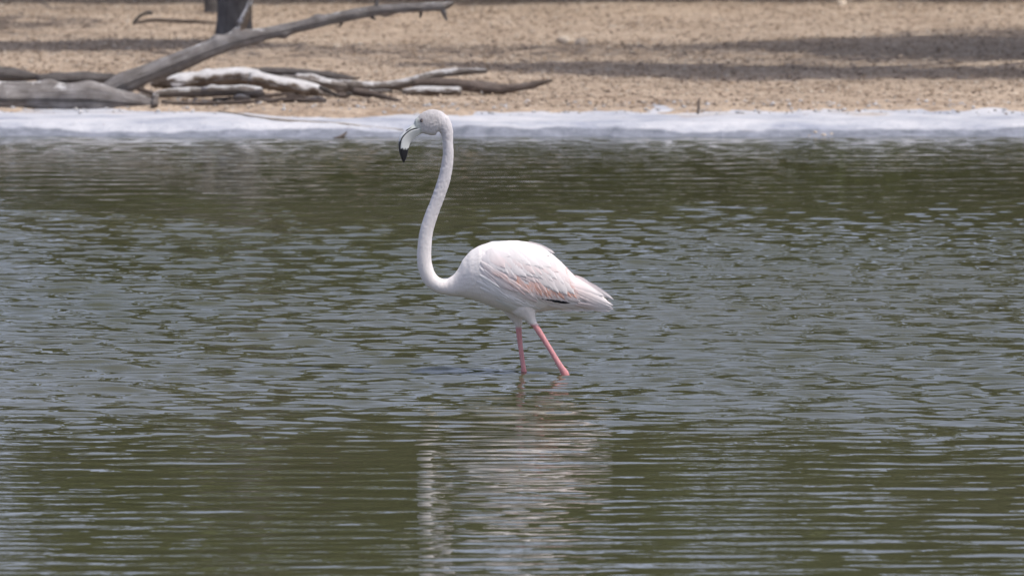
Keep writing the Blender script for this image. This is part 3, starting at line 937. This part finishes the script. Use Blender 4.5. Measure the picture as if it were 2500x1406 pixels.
no = np.empty(nv * 3, dtype=np.float32); body_me.vertices.foreach_get('normal', no); no = no.reshape(-1, 3).astype(float)
# back to photo pixels of the side view, to place plumage colour
u_ = (co[:, 2] - CAM_H) / BD
cP, sP = math.cos(PITCH), math.sin(PITCH)
uu = (u_ * cP + sP) / (cP - u_ * sP)
PY = 703 - uu * F_PX
PX = 1250 + (co[:, 0] + BO[0]) / BD * F_PX * (cP + uu * sP)
# fine plumage relief: small overlapping feather tufts
leg_mask = (sstep(784, 794, PY) * (PX > 1288) + sstep(796, 806, PY) * (PX <= 1288))
neck_mask = (1 - sstep(1095, 1150, PX)) * (PY < 740)
upper = 1 - sstep(430, 620, PY)
tuft = 0.4 * fbm(PX * 0.16, PY * 0.10, 401, 3) + 1.0 * fbm(PX * 0.42 + co[:, 1] * 200 + PY * 0.1, PY * 0.24, 402, 2)
co2 = co + no * ((0.0010 * tuft * neck_mask * (0.5 + 0.9 * upper) + 0.0009 * fbm(PX * 0.10 - PY * 0.05, PY * 0.16 + PX * .05, 403, 3) * (1 - neck_mask)) * (1 - leg_mask))[:, None]
body_me.vertices.foreach_set('co', co2.astype(np.float32).ravel())
white = np.array([0.70, 0.66, 0.635]); greyn = np.array([0.56, 0.535, 0.54]); greyh = np.array([0.40, 0.375, 0.365])
pinkw = np.array([0.82, 0.70, 0.69]); salmon = np.array([0.66, 0.38, 0.32]); legp = np.array([0.58, 0.275, 0.28]); skin = np.array([0.53, 0.55, 0.51])
def mix(a, b, t): return a + (b - a) * np.clip(t, 0, 1)[:, None]
c = np.tile(white, (nv, 1))
c = mix(c, np.tile(greyn, (nv, 1)), neck_mask * (1 - sstep(380, 720, PY)))
headm = (1 - sstep(318, 352, PY)) * (PX < 1100)
cap = headm * (1 - sstep(286, 330, PY + 0.25 * (1075 - PX))) * sstep(1106, 1060, PX) if False else headm * (1 - sstep(1062, 1092, PX)) * (1 - sstep(296, 318, PY))
c = mix(c, np.tile(greyh, (nv, 1)), 0.75 * cap)
c *= (1 - 0.16 * np.clip(-tuft, 0, 1) * neck_mask * (0.4 + upper))[:, None]
face = (1 - sstep(1022, 1030, PX - 0.25 * (PY - 305))) * headm
c = mix(c, np.tile(skin, (nv, 1)), face)
lore = np.exp(-(((PX - 1027) / 6) ** 2 + ((PY - 294) / 4) ** 2)) * headm
c = mix(c, np.tile(np.array([0.18, 0.165, 0.16]), (nv, 1)), 0.75 * lore)
# pink flush along the flank
fl = np.exp(-((PY - (655 + 0.55 * (PX - 1185))) / 16) ** 2) * sstep(1170, 1195, PX) * (1 - sstep(1260, 1300, PX)) * (1 - leg_mask)
c = mix(c, np.tile(salmon, (nv, 1)), 0.45 * fl * (0.6 + 0.6 * fbm(PX * .1, PY * .3, 77, 2)))
lg = np.tile(legp, (nv, 1)) * (1 + 0.22 * fbm(PX * 0.5, PY * 0.06, 405, 3) + 0.10 * fbm(PX * 0.3, PY * 0.5, 406, 2))[:, None]
knee = sstep(898, 910, PY)
lg = mix(lg, np.tile(np.array([0.54, 0.215, 0.21]), (nv, 1)), 0.7 * knee)
c = mix(c, lg, leg_mask)
set_colors(body_me, np.clip(c, 0.01, 1))
body_me.polygons.foreach_set('use_smooth', np.ones(len(body_me.polygons), dtype=bool))
body_me.materials.clear()
M_PLUM = mat_vcol('plumage', 0.85, 0.12, 110.0, 0.42, 0.0035, sheen=0.15, stretch=(1.0, 1.0, 0.6), mottle=0.22, sss=0.1)
M_FEATH = mat_vcol('feather', 0.75, 0.15, 60.0, 0.25, 0.002, sheen=0.1, sss=0.0)
M_BILL = mat_vcol('bill', 0.42, 0.4, 70.0, 0.15, 0.001)

bird = empty('flamingo', BO)
tag(bird, 'white and pale pink flamingo wading in the pond with its neck raised', 'flamingo')
body = mesh_obj('body', body_me, M_PLUM, bird)

# bill: two mandibles, cut along the dark gape line
RIDGE = [(1024, 299), (1011, 301.6), (1000.5, 310), (991, 318), (982.5, 326), (977, 333), (974, 341), (972.8, 350), (973, 361), (974.6, 372), (977.2, 381), (980.5, 390), (985.4, 398.5)]
GAPE = [(1030, 312), (1016, 314), (1004, 316.8), (997, 320.6), (990.5, 325.8), (984.5, 331.8), (980.2, 338.5), (977.6, 347), (976.5, 357), (977, 368), (978.6, 378), (981.3, 388), (985.4, 398)]
LOWER = [(1034, 322), (1026, 329), (1019, 333), (1012, 337.5), (1008, 341), (1004, 346), (1001, 351), (998.8, 358), (997, 366), (995.2, 375), (992.8, 384), (990, 391.5), (986, 398.2)]
WID = [10, 9.6, 9.0, 8.6, 8.3, 8.2, 8.2, 8.0, 7.6, 6.6, 5.2, 3.4, 0.8]
def mandible(name, A, Bq, parent, flip, cols):
    A = smooth_path([a + (0,) for a in A], 46); Bq = smooth_path([b + (0,) for b in Bq], 46)
    W = np.interp(np.linspace(0, 1, 46), np.linspace(0, 1, 13), WID)
    rings, cl = [], []
    seg = 20
    for a, b, w, k in zip(A, Bq, W, range(46)):
        ring = []
        for q in range(seg):
            th = 2 * math.pi * q / seg
            # D-shaped section: round on the outer side, flat at the gape
            f = 0.5 - 0.5 * math.cos(th)           # 0 at the outer ridge, 1 at the gape
            ww = w * (abs(math.sin(th)) ** 0.7) * (0.82 if flip else 1.0)
            ww = w * math.sin(math.pi * min(1, f * 1.0) * 0.5) ** 0.75 * math.copysign(1, math.sin(th)) if f < 0.97 else w * 0.4 * math.copysign(1, math.sin(th))
            px, py = a[0] + (b[0] - a[0]) * f, a[1] + (b[1] - a[1]) * f
            ring.append(B(px, py, (0.9 if flip else 1.0) * ww / PXM))
            cl.append(cols(k / 45, f, px, py))
        rings.append(ring)
    V, F = ring_mesh(rings)
    me = bpy.data.meshes.new(name)
    me.from_pydata([tuple(v) for v in V.tolist()], [], [tuple(f) for f in F])
    me.polygons.foreach_set('use_smooth', np.ones(len(me.polygons), dtype=bool))
    cl += [cl[0], cl[-1]]
    set_colors(me, np.array(cl))
    return mesh_obj(name, me, M_BILL, parent)
BLK = (0.012, 0.012, 0.014)
def col_up(u, f, px, py):
    if py > 345: return BLK if py > 352 or f > 0.3 else (0.20, 0.20, 0.20)
    if f > 0.90: return BLK
    return (0.56, 0.56, 0.55) if py > 318 else (0.54, 0.56, 0.52)
def col_low(u, f, px, py):
    if py > 363 + 2 * math.sin(px * 0.9): return BLK
    if f > 0.93: return BLK
    return (0.64, 0.645, 0.615)
bill = empty('bill', (0, 0, 0)); bill.parent = bird
mandible('upper_mandible', RIDGE, GAPE, bill, True, col_up)
mandible('lower_mandible', LOWER, GAPE, bill, False, col_low)
def dark_tube(name, pix, dys, r, parent, mat):
    P = [B(px, py, d) for (px, py), d in zip(pix, dys)]
    return mesh_obj(name, tube_mesh(name, P, r, seg=8, step=0.0015, rough=0.05, seed=2, soften=0.004), mat, parent)
m_, nt_, b_ = new_mat('bill_black')
nt_.links.new(ramp(nt_, noise(nt_, 300, 2), [(0.3, (0.010, 0.010, 0.011)), (0.7, (0.018, 0.018, 0.02))]), b_.inputs['Base Color']); b_.inputs['Roughness'].default_value = 0.5
M_BLACK = m_
for side in (1, -1):
    dark_tube('gape_line', [(1022, 313.2), (1004, 316.8), (990.5, 325.8), (980.2, 338.5), (976.5, 357), (977, 368), (981, 387)], [side * v / PXM for v in (8.9, 8.3, 8.0, 7.9, 7.4, 6.6, 3.6)], [0.0006, 0.0011, 0.0014, 0.0016, 0.0017, 0.0016, 0.001], bill, M_BLACK)
    dark_tube('nostril', [(1004.5, 311.2), (999, 314.8), (994, 317.2), (991, 319.6)], [side * v / PXM for v in (5.6, 5.9, 5.6, 5.4)], [0.0007, 0.0014, 0.0018, 0.0010], bill, M_BLACK)

# eyes
def ball(name, center, r, mat, parent, flat=1.0):
    import bmesh
    bm = bmesh.new(); bmesh.ops.create_uvsphere(bm, u_segments=20, v_segments=14, radius=r)
    for v in bm.verts:
        v.co.y *= flat
    me = bpy.data.meshes.new(name); bm.to_mesh(me); bm.free()
    for p in me.polygons: p.use_smooth = True
    o = mesh_obj(name, me, mat, parent); o.location = center
    return o
def plain(name, col, rough):
    m, nt, b = new_mat(name)
    nt.links.new(ramp(nt, noise(nt, 400, 2), [(0.3, tuple(v * 0.9 for v in col)), (0.7, tuple(min(1, v * 1.1) for v in col))]), b.inputs['Base Color'])
    b.inputs['Roughness'].default_value = rough
    return m
M_LID = plain('eyelid', (0.07, 0.055, 0.055), 0.6); M_IRIS = plain('iris', (0.55, 0.47, 0.40), 0.15); M_PUPIL = plain('pupil', (0.012, 0.012, 0.012), 0.08)
for side in (1, -1):
    e = ball('eye', tuple(B(1031, 294.3, side * 11.6 / PXM)), 0.0072, M_LID, bird, 0.55)
    ball('iris', (0, -side * 0.0017, 0), 0.0047, M_IRIS, e, 0.5)
    ball('pupil', (0, -side * 0.0030, 0), 0.0024, M_PUPIL, e, 0.5)

# wings: a smooth shoulder shell with layers of separate feathers
def feather_mesh(root, tip, width, lift, bend=0.0, col_base=(0.83, 0.78, 0.78), col_tip=(0.83, 0.78, 0.78), col_edge=None, blunt=0.5, curl=0.0, free=0.0, seed=0, nu=12, nv_=6, base_w=0.45):
    """vane laid on the body's side; pixels in the side view, lift in metres. free: how far the tip leaves the body's curve (0..1)"""
    r = random.Random(seed)
    root = np.array(root, float); tip = np.array(tip, float)
    d = tip - root; L = np.hypot(*d); t = d / L; nrm = np.array([-t[1], t[0]])
    V, C = [], []
    dy_root = float(body_dy(*root))
    for i in range(nu + 1):
        u = i / nu
        w = width * (base_w + (1 - base_w) * math.sin(min(1, u / 0.55) * math.pi / 2)) * (max(0.004, 1 - max(0, (u - blunt) / (1 - blunt)) ** 2.2)) ** 0.6
        cpt = root + d * u + nrm * bend * 4 * u * (1 - u) * L
        for j in range(nv_ + 1):
            v = -1 + 2 * j / nv_
            p = cpt + nrm * w * v * 0.5
            p = p + t * (-abs(v) ** 1.6 * w * 0.30 * u)
            dyb = float(body_dy(p[0], p[1]))
            dyf = dyb * (1 - free * u) + free * u * max(dyb, dy_root * (1 - 0.55 * u))
            lf = lift * (0.78 + 0.22 * u) + curl * u * u - 0.0011 * v * v + 0.0004 * (abs(v) < 0.05)
            lf += 0.0003 * math.sin(u * 23 + v * 9 + seed)
            V.append(B(p[0], p[1], dyf + lf))
            k = sstep(0.05, 0.95, u)
            cc = np.array(col_base) * (1 - k) + np.array(col_tip) * k
            if col_edge is not None:
                ke = abs(v) ** 2 * 0.8
                cc = cc * (1 - ke) + np.array(col_edge) * ke
            cc = cc * (1 - 0.06 * (abs(v) < 0.05)) * (1 + 0.04 * math.sin(v * 17 + u * 5 + seed))
            C.append(cc)
    F = []
    for i in range(nu):
        for j in range(nv_):
            a = i * (nv_ + 1) + j
            F.append((a, a + 1, a + nv_ + 2, a + nv_ + 1))
    me = bpy.data.meshes.new('feather')
    me.from_pydata([tuple(v) for v in V], [], F)
    me.polygons.foreach_set('use_smooth', np.ones(len(F), dtype=bool))
    set_colors(me, np.clip(np.array(C), 0.01, 0.9))
    me.materials.append(M_FEATH)
    return me

W_ = (0.63, 0.59, 0.58); PW = (0.625, 0.535, 0.52); PK = (0.60, 0.42, 0.385); SA = (0.64, 0.38, 0.305); DS = (0.58, 0.30, 0.225); BK = (0.015, 0.015, 0.018)
FE = []
rf = random.Random(5)
def J(a): return rf.uniform(-a, a)
def lerp2(a, b, t): return (a[0] + (b[0] - a[0]) * t, a[1] + (b[1] - a[1]) * t)
def poly(P, t):
    P = [np.array(p, float) for p in P]
    s = t * (len(P) - 1); k = min(int(s), len(P) - 2)
    return tuple(P[k] + (P[k + 1] - P[k]) * (s - k))
def row(n, roots, tips, width, lift, jr=3, jt=5, **kw):
    for i in range(n):
        t = (i + 0.5) / n
        a = poly(roots, t); b = poly(tips, t)
        a = (a[0] + J(jr), a[1] + J(jr)); b = (b[0] + J(jt), b[1] + J(jt))
        k2 = dict(kw)
        for key in ('col_base', 'col_tip'):
            if key in k2:
                f = 1 + J(0.03); k2[key] = tuple(v * f for v in k2[key])
        k2['bend'] = k2.get('bend', 0) + J(0.015)
        FE.append((a, b, width * rf.uniform(0.85, 1.15), lift + J(0.0006), k2))
# black flight feathers showing under the edge
for a, b, w in [((1320, 724), (1392, 737), 6), ((1330, 727), (1384, 737.5), 5), ((1412, 714), (1461, 742), 9), ((1425, 722), (1458, 740), 7)]:
    FE.append((a, b, w, 0.0042, dict(col_base=BK, col_tip=BK, blunt=0.6)))
# under-tail coverts
row(9, [(1335, 741), (1372, 742), (1418, 744)], [(1390, 753), (1442, 752), (1490, 756)], 13, 0.003, col_base=W_, col_tip=W_, blunt=0.55, free=0.6)
# tail tips
for a, b, w in [((1400, 676), (1498, 731), 17), ((1392, 690), (1476, 722), 20), ((1398, 700), (1497, 745), 17), ((1404, 708), (1494, 749), 15), ((1415, 722), (1490, 752), 14), ((1410, 738), (1498, 754), 13), ((1405, 742), (1489, 760), 12), ((1404, 674), (1440, 692), 10)]:
    FE.append((a, b, w, 0.005, dict(col_base=PW, col_tip=W_, blunt=0.35, free=0.85)))
# lower edge: pink flight coverts with white tips
row(19, [(1250, 655), (1315, 675), (1388, 690)], [(1296, 724), (1352, 736), (1446, 735)], 23, 0.0030, col_base=SA, col_tip=(0.65, 0.58, 0.57), col_edge=W_, blunt=0.55, bend=0.05)
row(16, [(1246, 640), (1310, 650), (1388, 668)], [(1284, 708), (1345, 722), (1440, 726)], 22, 0.0031, col_base=DS, col_tip=SA, col_edge=PK, blunt=0.45, bend=0.05)
row(11, [(1250, 630), (1310, 640), (1384, 652)], [(1292, 706), (1340, 716), (1426, 718)], 20, 0.0036, jr=5, jt=9, col_base=PK, col_tip=PK, col_edge=PW, blunt=0.4, bend=0.06)
# pink marginal coverts along the flank fold
row(16, [(1176, 636), (1205, 652), (1250, 682)], [(1206, 664), (1250, 684), (1298, 716)], 14, 0.0040, jr=4, jt=8, col_base=W_, col_tip=(0.63, 0.47, 0.435), col_edge=PW, blunt=0.3)
row(14, [(1172, 648), (1208, 670), (1254, 698)], [(1212, 678), (1258, 702), (1314, 732)], 13, 0.0028, jr=4, jt=7, col_base=W_, col_tip=PW, blunt=0.3)
# long white coverts hanging from the shoulder
row(11, [(1196, 606), (1262, 612), (1364, 640)], [(1248, 670), (1318, 688), (1412, 694)], 30, 0.0041, jt=7, col_base=W_, col_tip=PW, blunt=0.4, bend=0.05)
row(6, [(1290, 622), (1335, 632), (1372, 646)], [(1342, 704), (1376, 714), (1434, 710)], 27, 0.0046, jr=2, jt=5, col_base=PW, col_tip=W_, col_edge=W_, blunt=0.5, bend=0.06)
row(10, [(1186, 606), (1246, 604), (1342, 634)], [(1226, 656), (1300, 680), (1394, 688)], 32, 0.0050, jt=9, col_base=W_, col_tip=W_, blunt=0.35, bend=0.04)
row(8, [(1190, 605), (1240, 601), (1314, 616)], [(1232, 644), (1296, 656), (1372, 670)], 33, 0.0054, jt=8, col_base=W_, col_tip=PW, blunt=0.3, bend=0.03)
row(7, [(1198, 603), (1245, 599), (1296, 606)], [(1246, 626), (1302, 634), (1358, 652)], 32, 0.0058, jt=8, col_base=W_, col_tip=W_, blunt=0.3, bend=0.02)
FE.append(((1290, 593), (1354, 617.5), 13, 0.004, dict(col_base=W_, col_tip=W_, blunt=0.3, free=0.3)))
FE.append(((1284, 596), (1348, 621), 15, 0.006, dict(col_base=W_, col_tip=W_, blunt=0.35)))
# loose flank and breast tufts
row(18, [(1165, 672), (1200, 705), (1248, 735)], [(1208, 700), (1262, 732), (1312, 752)], 12, 0.0022, jr=10, jt=9, col_base=(0.68, 0.66, 0.655), col_tip=(0.68, 0.66, 0.65), blunt=0.25, curl=0.001)
row(12, [(1215, 725), (1250, 738), (1285, 735)], [(1256, 752), (1290, 765), (1318, 757)], 11, 0.0022, jr=8, jt=6, col_base=(0.64, 0.63, 0.62), col_tip=(0.66, 0.645, 0.635), blunt=0.25, curl=0.001)

# smooth wing shell under the feathers
def wing_shell():
    U, Vn = 40, 18
    verts, cols = [], []
    top = [(1168, 622), (1200, 604), (1250, 600), (1310, 610), (1360, 640), (1400, 680)]
    low = [(1182, 650), (1215, 668), (1262, 692), (1320, 718), (1380, 726), (1420, 724)]
    for i in range(U + 1):
        for j in range(Vn + 1):
            a = poly(top, i / U); b = poly(low, i / U); f = j / Vn
            p = lerp2(a, b, f)
            e = min(1, min(f, 1 - f) * 6) * min(1, min(i / U, 1 - i / U) * 8)
            verts.append(B(p[0], p[1], float(body_dy(*p)) - 0.003 + 0.006 * math.sqrt(e)))
            cols.append(W_)
    F = []
    for i in range(U):
        for j in range(Vn):
            a = i * (Vn + 1) + j
            F.append((a, a + 1, a + Vn + 2, a + Vn + 1))
    me = bpy.data.meshes.new('wing')
    me.from_pydata([tuple(v) for v in verts], [], F)
    me.polygons.foreach_set('use_smooth', np.ones(len(F), dtype=bool))
    set_colors(me, np.array(cols))
    me.materials.append(M_FEATH)
    return me
shell = wing_shell()
f_meshes = []
for k, (a, b, w, lf, kw) in enumerate(FE):
    f_meshes.append(feather_mesh(a, b, w, lf, seed=k, **kw))
for side in (1, -1):
    wing = bpy.data.objects.new('wing', shell); link(wing, bird)
    wing.scale = (1, side, 1)
    for me in f_meshes:
        o = bpy.data.objects.new('feather', me); link(o, wing)

bpy.context.view_layer.update()
